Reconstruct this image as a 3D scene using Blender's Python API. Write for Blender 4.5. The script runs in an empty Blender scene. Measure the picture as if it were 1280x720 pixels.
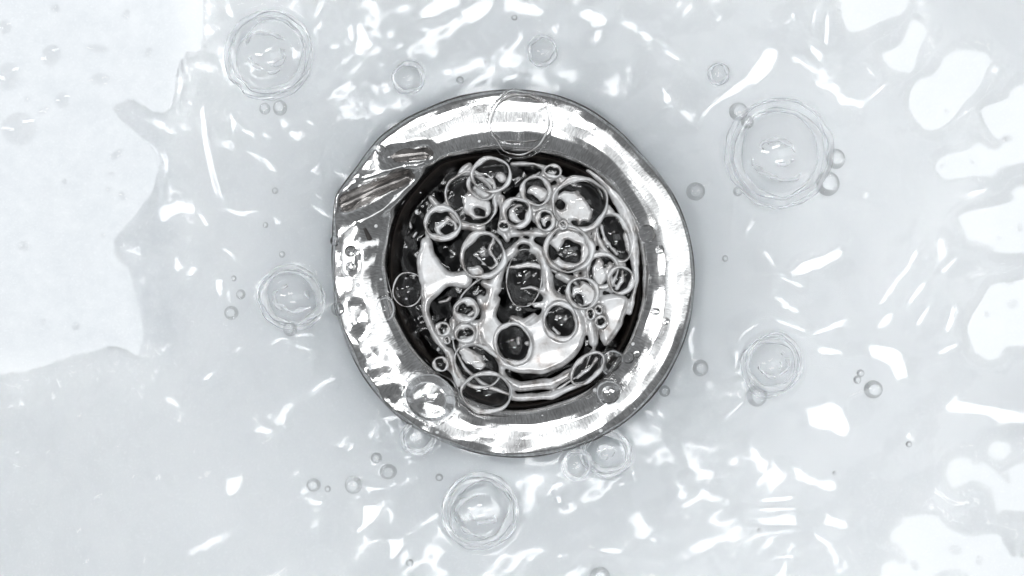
import bpy, bmesh, math, random
import numpy as np
from mathutils import Vector

# ------------------------------------------------------------------ scale
S = 0.00016                      # metres per picture unit: the steel drain comes out 72 mm wide
CX, CY = 642.0, 341.0            # centre of the drain
H_CAM = 2600.0


def P(x, y, z=0.0):
    return Vector(((x - 640.0) * S, (360.0 - y) * S, z * S))


sc = bpy.context.scene
col = sc.collection
rng = np.random.default_rng(7)
random.seed(7)

# ------------------------------------------------------------------ camera
cam_d = bpy.data.cameras.new('camera')
cam = bpy.data.objects.new('camera', cam_d)
col.objects.link(cam)
cam.location = (0, 0, H_CAM * S)
cam_d.sensor_width = 36.0
cam_d.lens = 18.0 * H_CAM / 640.0
cam_d.clip_start = 0.005
cam_d.clip_end = 50.0
sc.camera = cam

# ------------------------------------------------------------------ world + lamps
w = bpy.data.worlds.new('World')
sc.world = w
w.use_nodes = True
bg = w.node_tree.nodes['Background']
bg.inputs['Color'].default_value = (0.94, 0.97, 1.0, 1)
bg.inputs['Strength'].default_value = 0.265

sc.view_settings.view_transform = 'Standard'
sc.view_settings.look = 'None'
sc.view_settings.exposure = 0.0
sc.view_settings.gamma = 1.0

LAMPS = {}


def area(name, loc, target, sx, sy, radiance, color=(1, 1, 1), roll=0.0):
    """loc / target in picture-unit space (x right, y up from the middle, z up); sizes too."""
    d = bpy.data.lights.new(name, 'AREA')
    d.shape = 'RECTANGLE'
    d.size = sx * S
    d.size_y = sy * S
    d.energy = radiance * math.pi * (sx * S) * (sy * S)
    d.color = color
    o = bpy.data.objects.new(name, d)
    col.objects.link(o)
    o.location = Vector(loc) * S
    dirv = (Vector(target) - Vector(loc))
    q = dirv.to_track_quat('-Z', 'Y')
    from mathutils import Quaternion
    o.rotation_euler = (q @ Quaternion((0, 0, 1), roll)).to_euler()
    d.cycles.max_bounces = 1024

    LAMPS[name] = np.array(loc, float)
    return o


area('ceiling_softbox', (100, -800, 6200), (0, 0, 0), 4200, 4200, 0.68, (0.96, 0.985, 1.0)).data.shape = 'ELLIPSE'
area('window_softbox', (2080, 450, 5200), (300, 0, 0), 1900, 4200, 1.9, (0.96, 0.985, 1.0))
area('strip_lamp_a', (-4000, 800, 6000), (0, 0, 0), 460, 2500, 36.0, (0.975, 0.99, 1.0))
area('strip_lamp_b', (-450, 1950, 6000), (0, 0, 0), 2000, 420, 30.0, (0.975, 0.99, 1.0))
area('strip_lamp_c', (300, -1800, 6000), (0, 0, 0), 2000, 420, 28.0, (0.975, 0.99, 1.0))

# ------------------------------------------------------------------ object helpers


def new_obj(name, mesh, mat=None, parent=None):
    o = bpy.data.objects.new(name, mesh)
    col.objects.link(o)
    if mat is not None and mesh is not None and len(mesh.materials) == 0:
        mesh.materials.append(mat)
    if parent is not None:
        o.parent = parent
    return o


def tag(o, label=None, cat=None, group=None, kind=None):
    if label:
        o['label'] = label
    if cat:
        o['category'] = cat
    if group:
        o['group'] = group
    if kind:
        o['kind'] = kind
    return o


def mesh_np(name, verts, faces, smooth=True):
    """verts (n,3) in metres, faces (m,4) or (m,3) ints"""
    me = bpy.data.meshes.new(name)
    n = len(verts)
    m, k = faces.shape
    me.vertices.add(n)
    me.vertices.foreach_set('co', np.ascontiguousarray(verts, dtype=np.float32).ravel())
    me.loops.add(m * k)
    me.loops.foreach_set('vertex_index', np.ascontiguousarray(faces, dtype=np.int32).ravel())
    me.polygons.add(m)
    me.polygons.foreach_set('loop_start', np.arange(0, m * k, k, dtype=np.int32))
    me.polygons.foreach_set('loop_total', np.full(m, k, dtype=np.int32))
    me.polygons.foreach_set('use_smooth', np.full(m, smooth, dtype=bool))
    me.update(calc_edges=True)
    me.validate()
    return me


def grid_faces(nx, ny):
    i = np.arange(nx - 1)
    j = np.arange(ny - 1)
    I, J = np.meshgrid(i, j)
    a = J * nx + I
    return np.stack([a, a + 1, a + nx + 1, a + nx], -1)      # (ny-1, nx-1, 4)


def compact(V, F):
    used = np.unique(F)
    m = np.full(len(V), -1, dtype=np.int64)
    m[used] = np.arange(len(used))
    return V[used], m[F]


# ------------------------------------------------------------------ noise + sdf helpers (picture units)
class Noise2:
    """smooth band limited noise as a sum of random plane waves"""

    def __init__(self, wavelength, n=24, seed=0, spread=0.6):
        r = np.random.default_rng(seed)
        a = r.uniform(0, 2 * math.pi, n)
        k = 2 * math.pi / (wavelength * (1 + spread * r.uniform(-1, 1, n)))
        self.kx, self.ky, self.p = k * np.cos(a), k * np.sin(a), r.uniform(0, 2 * math.pi, n)
        self.n = n

    def __call__(self, x, y):
        o = np.zeros(np.broadcast(x, y).shape)
        for kx, ky, p in zip(self.kx, self.ky, self.p):
            o += np.sin(kx * x + ky * y + p)
        return o / math.sqrt(self.n / 2)


def sd_ellipse(x, y, cx, cy, rx, ry, rot=0.0):
    c, s = math.cos(rot), math.sin(rot)
    u = (x - cx) * c + (y - cy) * s
    v = -(x - cx) * s + (y - cy) * c
    k0 = np.sqrt((u / rx) ** 2 + (v / ry) ** 2)
    k1 = np.sqrt((u / rx ** 2) ** 2 + (v / ry ** 2) ** 2)
    return np.where(k1 > 1e-9, k0 * (k0 - 1) / np.maximum(k1, 1e-9), -min(rx, ry))


def sd_seg(x, y, a, b, wa, wb=None):
    wb = wa if wb is None else wb
    ax, ay = a
    bx, by = b
    dx, dy = bx - ax, by - ay
    t = np.clip(((x - ax) * dx + (y - ay) * dy) / max(dx * dx + dy * dy, 1e-9), 0, 1)
    return np.hypot(x - ax - t * dx, y - ay - t * dy) - (wa + (wb - wa) * t)


def sd_line(x, y, pts, wd):
    """polyline; pts (x,y) or (x,y,w)"""
    d = np.full(np.broadcast(x, y).shape, 1e9)
    if len(pts) == 1:
        p = pts[0]
        return np.hypot(x - p[0], y - p[1]) - (p[2] if len(p) > 2 else wd)
    for p, q in zip(pts[:-1], pts[1:]):
        d = np.minimum(d, sd_seg(x, y, p[:2], q[:2], p[2] if len(p) > 2 else wd, q[2] if len(q) > 2 else wd))
    return d


def sd_poly(x, y, pts):
    pts = np.asarray(pts, float)
    n = len(pts)
    d = np.full(np.broadcast(x, y).shape, 1e18)
    s = np.ones(d.shape)
    j = n - 1
    for i in range(n):
        ex, ey = pts[j] - pts[i]
        wx, wy = x - pts[i, 0], y - pts[i, 1]
        t = np.clip((wx * ex + wy * ey) / max(ex * ex + ey * ey, 1e-12), 0, 1)
        bx, by = wx - ex * t, wy - ey * t
        d = np.minimum(d, bx * bx + by * by)
        c1 = y >= pts[i, 1]
        c2 = y < pts[j, 1]
        c3 = ex * wy > ey * wx
        flip = (c1 & c2 & c3) | (~c1 & ~c2 & ~c3)
        s = np.where(flip, -s, s)
        j = i
    return s * np.sqrt(d)


def smin(a, b, k):
    h = np.clip(0.5 + 0.5 * (b - a) / k, 0, 1)
    return b + (a - b) * h - k * h * (1 - h)


def smax(a, b, k):
    return -smin(-a, -b, k)


def smooth_closed(pts, n=6):
    """Catmull-Rom through closed points"""
    P_ = np.asarray(pts, float)
    m = len(P_)
    out = []
    for i in range(m):
        p0, p1, p2, p3 = P_[(i - 1) % m], P_[i], P_[(i + 1) % m], P_[(i + 2) % m]
        for t in np.arange(n) / n:
            out.append(0.5 * ((2 * p1) + (-p0 + p2) * t + (2 * p0 - 5 * p1 + 4 * p2 - p3) * t * t
                              + (-p0 + 3 * p1 - 3 * p2 + p3) * t ** 3))
    return np.array(out)


def liquid_mesh(name, fsdf, box, step, thick, wround, z0, zfun=None, under=0.5, soften=0):
    """a rounded closed body of liquid whose outline is fsdf(x,y) = 0; returned vertices relative to picture space"""
    x0, y0, x1, y1 = box
    nx = int((x1 - x0) / step) + 2
    ny = int((y1 - y0) / step) + 2
    X, Y = np.meshgrid(x0 + step * np.arange(nx), y0 + step * np.arange(ny))
    D = fsdf(X, Y)
    for _ in range(soften):
        D[1:-1, 1:-1] = 0.4 * D[1:-1, 1:-1] + 0.15 * (D[:-2, 1:-1] + D[2:, 1:-1] + D[1:-1, :-2] + D[1:-1, 2:])
    gy, gx = np.gradient(D, step)
    F = grid_faces(nx, ny)
    ins = D < 0
    Dm = np.minimum.reduce([D[:-1, :-1], D[1:, :-1], D[:-1, 1:], D[1:, 1:]])
    keep = Dm < 0
    F = F[keep]
    if len(F) == 0:
        return None
    g2 = np.maximum(gx * gx + gy * gy, 0.25)
    out = ~ins
    X = np.where(out, X - D * gx / g2, X)
    Y = np.where(out, Y - D * gy / g2, Y)
    t = np.clip(-D / wround, 0, 1)
    hgt = np.where(out, 0, np.sqrt(np.clip(1 - (1 - t) ** 2, 0, 1))) * thick
    base = z0 if zfun is None else z0 + zfun(X, Y)
    top = np.stack([(X - 640) * S, (360 - Y) * S, (base + hgt) * S], -1).reshape(-1, 3)
    bot = np.stack([(X - 640) * S, (360 - Y) * S, (base - 0.3 - hgt * under) * S], -1).reshape(-1, 3)
    N = len(top)
    Ft = F[:, ::-1]
    Fb = F + N
    V, F2 = compact(np.concatenate([top, bot]), np.concatenate([Ft, Fb]))
    return mesh_np(name, V, F2)


# ------------------------------------------------------------------ materials
def mat_new(name):
    m = bpy.data.materials.new(name)
    m.use_nodes = True
    nt = m.node_tree
    nt.nodes.clear()
    out = nt.nodes.new('ShaderNodeOutputMaterial')
    return m, nt, out


def node(nt, t, **kw):
    n = nt.nodes.new(t)
    for k, v in kw.items():
        if k in n.inputs:
            n.inputs[k].default_value = v
        else:
            setattr(n, k, v)
    return n


def ramp(nt, fac, stops):
    r = nt.nodes.new('ShaderNodeValToRGB')
    e = r.color_ramp.elements
    while len(e) < len(stops):
        e.new(0.5)
    for el, (p, c) in zip(e, stops):
        el.position = p
        el.color = (*c, 1) if len(c) == 3 else c
    nt.links.new(fac, r.inputs['Fac'])
    return r.outputs['Color']


def tex_noise(nt, scale, detail=4, rough=0.5, vec=None):
    n = node(nt, 'ShaderNodeTexNoise', Scale=scale, Detail=detail, Roughness=rough)
    if vec is None:
        tc = nt.nodes.new('ShaderNodeTexCoord')
        vec = tc.outputs['Object']
    nt.links.new(vec, n.inputs['Vector'])
    return n.outputs['Fac']


def m_porcelain():
    m, nt, out = mat_new('white_porcelain')
    b = node(nt, 'ShaderNodeBsdfPrincipled', Roughness=0.10, IOR=1.55)
    f = tex_noise(nt, 110, 8, 0.7)
    c = ramp(nt, f, [(0.32, (0.875, 0.902, 0.920)), (0.66, (0.915, 0.936, 0.95))])
    # duller, mottled colour on the left of the basin
    tc = nt.nodes.new('ShaderNodeTexCoord')
    sx = nt.nodes.new('ShaderNodeSeparateXYZ')
    nt.links.new(tc.outputs['Object'], sx.inputs[0])
    n1 = tex_noise(nt, 45, 4, 0.6)
    mx = node(nt, 'ShaderNodeMath', operation='MULTIPLY_ADD')
    mx.inputs[1].default_value = 0.02
    nt.links.new(n1, mx.inputs[0])
    nt.links.new(sx.outputs['X'], mx.inputs[2])
    e1 = node(nt, 'ShaderNodeMapRange', interpolation_type='SMOOTHSTEP')
    for k_, v_ in (('From Min', -0.0535), ('From Max', -0.062), ('To Min', 0.0), ('To Max', 1.0)):
        e1.inputs[k_].default_value = v_
    nt.links.new(mx.outputs[0], e1.inputs['Value'])
    e2 = node(nt, 'ShaderNodeMapRange', interpolation_type='SMOOTHSTEP')
    for k_, v_ in (('From Min', -0.018), ('From Max', -0.009), ('To Min', 0.0), ('To Max', 1.0)):
        e2.inputs[k_].default_value = v_
    nt.links.new(sx.outputs['Y'], e2.inputs['Value'])
    ml = node(nt, 'ShaderNodeMath', operation='MULTIPLY')
    nt.links.new(e1.outputs[0], ml.inputs[0])
    nt.links.new(e2.outputs[0], ml.inputs[1])
    res = node(nt, 'ShaderNodeMixRGB', blend_type='MULTIPLY')
    nt.links.new(ml.outputs[0], res.inputs['Fac'])
    nt.links.new(c, res.inputs[1])
    nt.links.new(ramp(nt, tex_noise(nt, 260, 8, 0.75), [(0.36, (0.865, 0.875, 0.89)), (0.64, (0.94, 0.945, 0.955))]), res.inputs[2])
    nt.links.new(res.outputs[0], b.inputs['Base Color'])
    f2 = tex_noise(nt, 2500, 3, 0.6)
    r = ramp(nt, f2, [(0.35, (0.20,) * 3), (0.7, (0.30,) * 3)])
    nt.links.new(r, b.inputs['Roughness'])
    bm = node(nt, 'ShaderNodeBump', Strength=0.05, Distance=0.00005)
    nt.links.new(f2, bm.inputs['Height'])
    nt.links.new(bm.outputs['Normal'], b.inputs['Normal'])
    nt.links.new(b.outputs[0], out.inputs[0])
    return m


def m_water():
    m, nt, out = mat_new('clear_water')
    g = node(nt, 'ShaderNodeBsdfRefraction', IOR=1.15, Roughness=0.0)
    gl = node(nt, 'ShaderNodeBsdfGlossy', Roughness=0.10)
    fr = nt.nodes.new('ShaderNodeFresnel')
    geo = nt.nodes.new('ShaderNodeNewGeometry')
    ior = node(nt, 'ShaderNodeMapRange')
    ior.inputs['To Min'].default_value = 1.35
    ior.inputs['To Max'].default_value = 1.15
    nt.links.new(geo.outputs['Backfacing'], ior.inputs['Value'])
    nt.links.new(ior.outputs[0], fr.inputs['IOR'])
    mx = nt.nodes.new('ShaderNodeMixShader')
    nt.links.new(fr.outputs[0], mx.inputs[0])
    nt.links.new(g.outputs[0], mx.inputs[1])
    nt.links.new(gl.outputs[0], mx.inputs[2])
    nt.links.new(mx.outputs[0], out.inputs[0])
    va = node(nt, 'ShaderNodeVolumeAbsorption', Density=37.0, Color=(0.0, 0.06, 0.11, 1))     # grey absorption standing in for the shade round the drain
    nt.links.new(va.outputs[0], out.inputs['Volume'])
    return m


def m_pale_drop(name, fac):
    m, nt, out = mat_new(name)
    t = node(nt, 'ShaderNodeBsdfTransparent')
    g = node(nt, 'ShaderNodeBsdfGlass', IOR=1.33, Roughness=0.0)
    mx = node(nt, 'ShaderNodeMixShader', Fac=fac)
    nt.links.new(t.outputs[0], mx.inputs[1])
    nt.links.new(g.outputs[0], mx.inputs[2])
    nt.links.new(mx.outputs[0], out.inputs[0])
    return m


def m_glass(name='water_drop', ior=1.33, color=(1, 1, 1)):
    m, nt, out = mat_new(name)
    g = node(nt, 'ShaderNodeBsdfGlass', IOR=ior, Roughness=0.0, Color=(*color, 1))
    nt.links.new(g.outputs[0], out.inputs[0])
    return m


def m_film():
    m, nt, out = mat_new('soap_film')
    t = node(nt, 'ShaderNodeBsdfTransparent', Color=(0.985, 0.985, 0.985, 1))
    gl = node(nt, 'ShaderNodeBsdfGlossy', Roughness=0.0)
    lw = node(nt, 'ShaderNodeLayerWeight', Blend=0.5)          # facing term is the same from both sides, as for a real thin film
    pw = node(nt, 'ShaderNodeMath', operation='POWER')
    pw.inputs[1].default_value = 4.0
    nt.links.new(lw.outputs['Facing'], pw.inputs[0])
    mu = node(nt, 'ShaderNodeMath', operation='MULTIPLY_ADD', use_clamp=True)
    mu.inputs[1].default_value = 0.7
    mu.inputs[2].default_value = 0.045
    nt.links.new(pw.outputs[0], mu.inputs[0])
    mx = nt.nodes.new('ShaderNodeMixShader')
    nt.links.new(mu.outputs[0], mx.inputs[0])
    nt.links.new(t.outputs[0], mx.inputs[1])
    nt.links.new(gl.outputs[0], mx.inputs[2])
    nt.links.new(mx.outputs[0], out.inputs[0])
    return m


def m_meniscus():
    """the pale soapy ring of liquid round a bubble on the water"""
    m, nt, out = mat_new('pale_soapy_ring')
    t = node(nt, 'ShaderNodeBsdfTransparent')
    b = node(nt, 'ShaderNodeBsdfPrincipled', Roughness=0.05, IOR=1.33)
    b.inputs['Base Color'].default_value = (0.93, 0.95, 0.97, 1)
    mx = node(nt, 'ShaderNodeMixShader', Fac=0.30)
    nt.links.new(t.outputs[0], mx.inputs[1])
    nt.links.new(b.outputs[0], mx.inputs[2])
    nt.links.new(mx.outputs[0], out.inputs[0])
    return m


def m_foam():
    m, nt, out = mat_new('painted_pale_soap_liquid')
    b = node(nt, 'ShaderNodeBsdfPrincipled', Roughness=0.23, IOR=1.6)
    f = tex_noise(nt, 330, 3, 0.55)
    c = ramp(nt, f, [(0.28, (0.23, 0.205, 0.192)), (0.44, (0.46, 0.45, 0.445)), (0.64, (0.64, 0.645, 0.65))])  # pale base colour stands in for bright surroundings reflected in the liquid
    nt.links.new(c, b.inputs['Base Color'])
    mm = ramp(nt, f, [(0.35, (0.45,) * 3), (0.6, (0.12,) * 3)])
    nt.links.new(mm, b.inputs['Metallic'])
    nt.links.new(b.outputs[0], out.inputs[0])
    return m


def m_steel():
    m, nt, out = mat_new('wet_polished_steel')
    b = node(nt, 'ShaderNodeBsdfPrincipled', Metallic=1.0)
    f = tex_noise(nt, 140, 6, 0.65)
    c = ramp(nt, f, [(0.3, (0.50, 0.495, 0.49)), (0.65, (0.80, 0.80, 0.80))])
    nt.links.new(c, b.inputs['Base Color'])
    # brushing that runs round the flange, in polar coordinates about its centre
    tc = nt.nodes.new('ShaderNodeTexCoord')
    sx = nt.nodes.new('ShaderNodeSeparateXYZ')
    nt.links.new(tc.outputs['Object'], sx.inputs[0])
    at = node(nt, 'ShaderNodeMath', operation='ARCTAN2')
    nt.links.new(sx.outputs['Y'], at.inputs[0])
    nt.links.new(sx.outputs['X'], at.inputs[1])
    ln = node(nt, 'ShaderNodeVectorMath', operation='LENGTH')
    nt.links.new(tc.outputs['Object'], ln.inputs[0])
    aa = node(nt, 'ShaderNodeMath', operation='MULTIPLY')
    aa.inputs[1].default_value = 60.0
    nt.links.new(at.outputs[0], aa.inputs[0])
    rm = node(nt, 'ShaderNodeMath', operation='MULTIPLY')
    rm.inputs[1].default_value = 420.0
    nt.links.new(ln.outputs['Value'], rm.inputs[0])
    cb = nt.nodes.new('ShaderNodeCombineXYZ')
    nt.links.new(aa.outputs[0], cb.inputs[0])
    nt.links.new(rm.outputs[0], cb.inputs[1])
    fb = tex_noise(nt, 1.6, 4, 0.65, cb.outputs[0])
    mb = node(nt, 'ShaderNodeMixRGB', blend_type='MULTIPLY', Fac=0.8)
    nt.links.new(c, mb.inputs[1])
    nt.links.new(ramp(nt, fb, [(0.35, (0.62, 0.62, 0.615)), (0.62, (1, 1, 1))]), mb.inputs[2])
    nt.links.new(mb.outputs[0], b.inputs['Base Color'])
    f1 = tex_noise(nt, 320, 5, 0.7)
    r = ramp(nt, f1, [(0.35, (0.09,) * 3), (0.7, (0.22,) * 3)])
    nt.links.new(r, b.inputs['Roughness'])
    f2 = tex_noise(nt, 2600, 3, 0.7)
    f3 = fb
    bm = node(nt, 'ShaderNodeBump', Strength=0.2, Distance=0.00004)
    nt.links.new(f2, bm.inputs['Height'])
    bm2 = node(nt, 'ShaderNodeBump', Strength=0.10, Distance=0.0002)
    nt.links.new(f3, bm2.inputs['Height'])
    nt.links.new(bm.outputs['Normal'], bm2.inputs['Normal'])
    nt.links.new(bm2.outputs['Normal'], b.inputs['Normal'])
    nt.links.new(b.outputs[0], out.inputs[0])
    return m


def m_plain(name, c, rough=0.5, metal=0.0, hi=1.2):
    m, nt, out = mat_new(name)
    b = node(nt, 'ShaderNodeBsdfPrincipled', Roughness=rough, Metallic=metal)
    f = tex_noise(nt, 300, 4, 0.6)
    cc = ramp(nt, f, [(0.3, tuple(v * 0.6 for v in c)), (0.7, tuple(min(1, v * hi) for v in c))])
    nt.links.new(cc, b.inputs['Base Color'])
    nt.links.new(b.outputs[0], out.inputs[0])
    return m


M_PORC, M_WATER, M_DROP, M_FILM, M_MEN, M_FOAM, M_STEEL = (
    m_porcelain(), m_water(), m_glass(), m_film(), m_meniscus(), m_foam(), m_steel())
M_PALE = m_pale_drop('thin_small_bubble', 0.56)
M_FAINT = m_pale_drop('flat_water_drop', 0.42)
M_DARK_GAP = m_plain('painted_dark_gap', (0.035, 0.03, 0.028), 0.35)
M_DARK_REFLECTION = m_plain('painted_dark_reflection', (0.14, 0.132, 0.127), 0.25, 0.8, 2.4)
M_GLINT = m_plain('painted_white_glint', (0.86, 0.87, 0.88), 0.15, 0.0, 1.1)
M_PIPE = m_plain('dark_pipe', (0.055, 0.042, 0.035), 0.6)

# ------------------------------------------------------------------ drain outline tables (degrees measured anticlockwise from right)


def polar_table(pts):
    a = []
    for x, y in pts:
        a.append((math.degrees(math.atan2(CY - y, x - CX)) % 360, math.hypot(x - CX, y - CY)))
    a.sort()
    A = np.array([v[0] for v in a])
    R = np.array([v[1] for v in a])
    A = np.concatenate([A - 360, A, A + 360])
    R = np.concatenate([R] * 3)
    tt = np.arange(0, 360, 1.0)
    rr = np.interp(tt, A, R)
    k = np.array([1, 2, 1.0]) / 4
    for _ in range(2):
        rr = np.convolve(np.concatenate([rr[-1:], rr, rr[:1]]), k, 'valid')
    return lambda th: np.interp(np.mod(th, 360), np.append(tt, 360), np.append(rr, rr[0]))


R_OUT = polar_table([(642, 113), (700, 121), (760, 153), (800, 192), (838, 238), (860, 290), (867, 335), (862, 400),
                     (833, 470), (782, 526), (700, 564), (642, 571), (560, 554), (500, 522), (450, 462), (424, 400),
                     (416, 345), (417, 300), (420, 246), (446, 210), (474, 173), (540, 134), (590, 118)])
R_IN = polar_table([(642, 192), (700, 200), (740, 218), (775, 255), (797, 300), (801, 350), (792, 405), (772, 445), (735, 485),
                    (690, 503), (640, 510), (590, 497), (545, 460), (508, 415), (489, 360), (487, 320), (500, 262), (522, 232),
                    (550, 204), (600, 193)])


def polar(x, y):
    return np.hypot(x - CX, y - CY), np.degrees(np.arctan2(CY - y, x - CX))


def z_basin(x, y):
    r, th = polar(x, y)
    d = np.maximum(r - R_OUT(th), -6)
    return -16 - 22 * np.exp(-np.maximum(d, 0) / 85.0) + 0.010 * np.maximum(d, 0) + 0.0000 * d


# ------------------------------------------------------------------ sink basin (one sheet, a hole under the drain)
def build_basin():
    th = np.arange(0, 360, 0.75)
    rad = np.concatenate([np.linspace(-7, 120, 52), np.linspace(126, 700, 70), np.linspace(720, 2600, 30)])
    T, D = np.meshgrid(th, rad)
    R = R_OUT(T) + D
    # far out the outline relaxes to a circle
    x = CX + R * np.cos(np.radians(T))
    y = CY - R * np.sin(np.radians(T))
    z = z_basin(x, y)
    far = np.maximum(D - 800, 0)
    z = z + 0.00012 * far ** 2
    V = np.stack([(x - 640) * S, (360 - y) * S, z * S], -1).reshape(-1, 3)
    n = len(th)
    F = []
    J, I = np.meshgrid(np.arange(len(rad) - 1), np.arange(n), indexing='ij')
    a = J * n + I
    b = J * n + (I + 1) % n
    F = np.stack([a, a + n, b + n, b], -1).reshape(-1, 4)
    me = mesh_np('sink_basin', V, F)
    o = new_obj('sink_basin', me, M_PORC)
    tag(o, 'white glazed sink basin sloping down to the drain', None, None, 'structure')

    return o


build_basin()

# ------------------------------------------------------------------ dry islands on the porcelain
DRY_LEFT = smooth_closed([(-400, -400), (150, -400), (240, -60), (250, 0), (252, 36), (246, 62), (228, 66), (218, 90), (214, 120), (204, 138), (186, 136), (160, 122),
                          (150, 128), (140, 134), (146, 146), (170, 166), (192, 192), (192, 226), (176, 256), (146, 292), (138, 310),
                          (146, 326), (158, 334), (164, 360), (172, 390), (177, 418), (175, 432), (160, 440), (130, 441), (95, 449), (50, 456), (-20, 470), (-400, 520)], 5)
DRY_RIGHT = [
    [(1052, -60), (1052, -10), (1056, 24), (1066, 38), (1086, 34), (1110, 22), (1135, 10), (1150, -60)],
    [(1130, 52), (1142, 24), (1162, 36), (1152, 60), (1144, 86), (1128, 88), (1110, 78), (1104, 66), (1118, 60)],
    [(1150, 96), (1170, 92), (1186, 66), (1212, 60), (1240, 70), (1226, 108), (1206, 130), (1190, 150), (1172, 162), (1156, 158), (1144, 144), (1138, 122)],
    [(1232, 134), (1262, 122), (1290, 100), (1500, 60), (1500, 190), (1290, 172), (1250, 172), (1236, 156)],
    [(1172, 206), (1186, 192), (1212, 186), (1226, 176), (1246, 186), (1290, 168), (1500, 160), (1500, 200), (1274, 204), (1250, 220), (1222, 219), (1184, 224)],
    [(1202, 268), (1240, 258), (1268, 250), (1290, 230), (1500, 220), (1500, 310), (1268, 316), (1246, 310), (1230, 302), (1212, 300), (1206, 284)],
    [(1213, 404), (1228, 378), (1240, 358), (1256, 352), (1266, 356), (1300, 346), (1500, 340), (1500, 440), (1282, 432), (1252, 448), (1232, 449), (1216, 428)],
    [(1186, 592), (1190, 578), (1204, 573), (1216, 574), (1220, 581), (1232, 578), (1248, 590), (1266, 606), (1300, 600), (1500, 640), (1500, 690), (1276, 640),
     (1254, 648), (1246, 632), (1240, 612), (1222, 602), (1208, 606), (1196, 612), (1188, 604)],
    [(1104, 735), (1106, 708), (1122, 702), (1126, 708), (1136, 700), (1128, 686), (1115, 676), (1118, 664), (1130, 656), (1132, 648), (1172, 645), (1186, 660),
     (1212, 672), (1248, 668), (1262, 688), (1290, 700), (1500, 720), (1500, 900), (1110, 900)],
    [(1238, 565), (1242, 555), (1252, 551), (1264, 556), (1265, 568), (1256, 576), (1244, 576)],
    [(1263, 590), (1272, 582), (1290, 580), (1310, 600), (1290, 620), (1268, 612)],
]
DRY_RIGHT = [smooth_closed(p, 4) for p in DRY_RIGHT]
n_rip2 = Noise2(60, 30, 12)
n_rip3 = Noise2(24, 30, 13)
n_edge = Noise2(22, 16, 3)
n_edge2 = Noise2(7, 16, 4)


def sd_dry(x, y):
    d = sd_poly(x, y, DRY_LEFT) + 0.5 * n_edge(x, y) + 0.3 * n_edge2(x, y) + (2.5 * n_rip3(x, y) + 6.0 * n_rip2(x, y)) * np.clip((y - 425) / 20.0, 0, 1)
    for p in DRY_RIGHT:
        d = np.minimum(d, sd_poly(x, y, p) + 0.5 * n_edge(x, y) + 0.3 * n_edge2(x, y))
    return d


# ------------------------------------------------------------------ bubbles resting on the water of the basin
# x, y, outer ring radius, dome radius
BASIN_BUBBLES = [
    (335, 68, 56, 42, 'large clear bubble at the upper left of the basin, in a wide double ring'),
    (975, 191, 68, 50, 'largest clear bubble of all, with four small bubbles stuck to its wide ring'),
    (966, 456, 39, 28, 'medium clear bubble with a double ring, right of the drain and above a small bubble'),
    (600, 640, 48, 36, 'large clear bubble with wavy lines inside, just below the steel drain'),
    (363, 372, 41, 31, 'clear bubble left of the drain, with a dark crescent on its right side'),
    (757, 566, 31, 22, 'clear bubble with a dark arc on top, touching the lower right edge of the drain'),
    (523, 546, 23, 17, 'faint bubble half tucked under the lower left edge of the drain'),
    (722, 582, 20, 14, 'flat clear bubble pressed against the left side of a bigger one below the drain'),
    (510, 97, 20, 16, 'plain clear bubble above the upper left of the drain'),
    (678, 63, 18, 15, 'plain clear bubble above the top of the drain'),
    (899, 92, 13, 10, 'small pale ring bubble alone between the drain and a long bright streak'),
]

n_web = Noise2(26, 20, 31)
n_web2 = Noise2(9, 20, 32)
n_rip1 = Noise2(150, 26, 11)
n_rip2 = Noise2(60, 30, 12)
n_rip3 = Noise2(24, 30, 13)

# ------------------------------------------------------------------ bright ripples: strokes where the water tilts toward a lamp
GL = []


def gl(pts, w_=3.0):
    GL.append((pts, w_))


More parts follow.
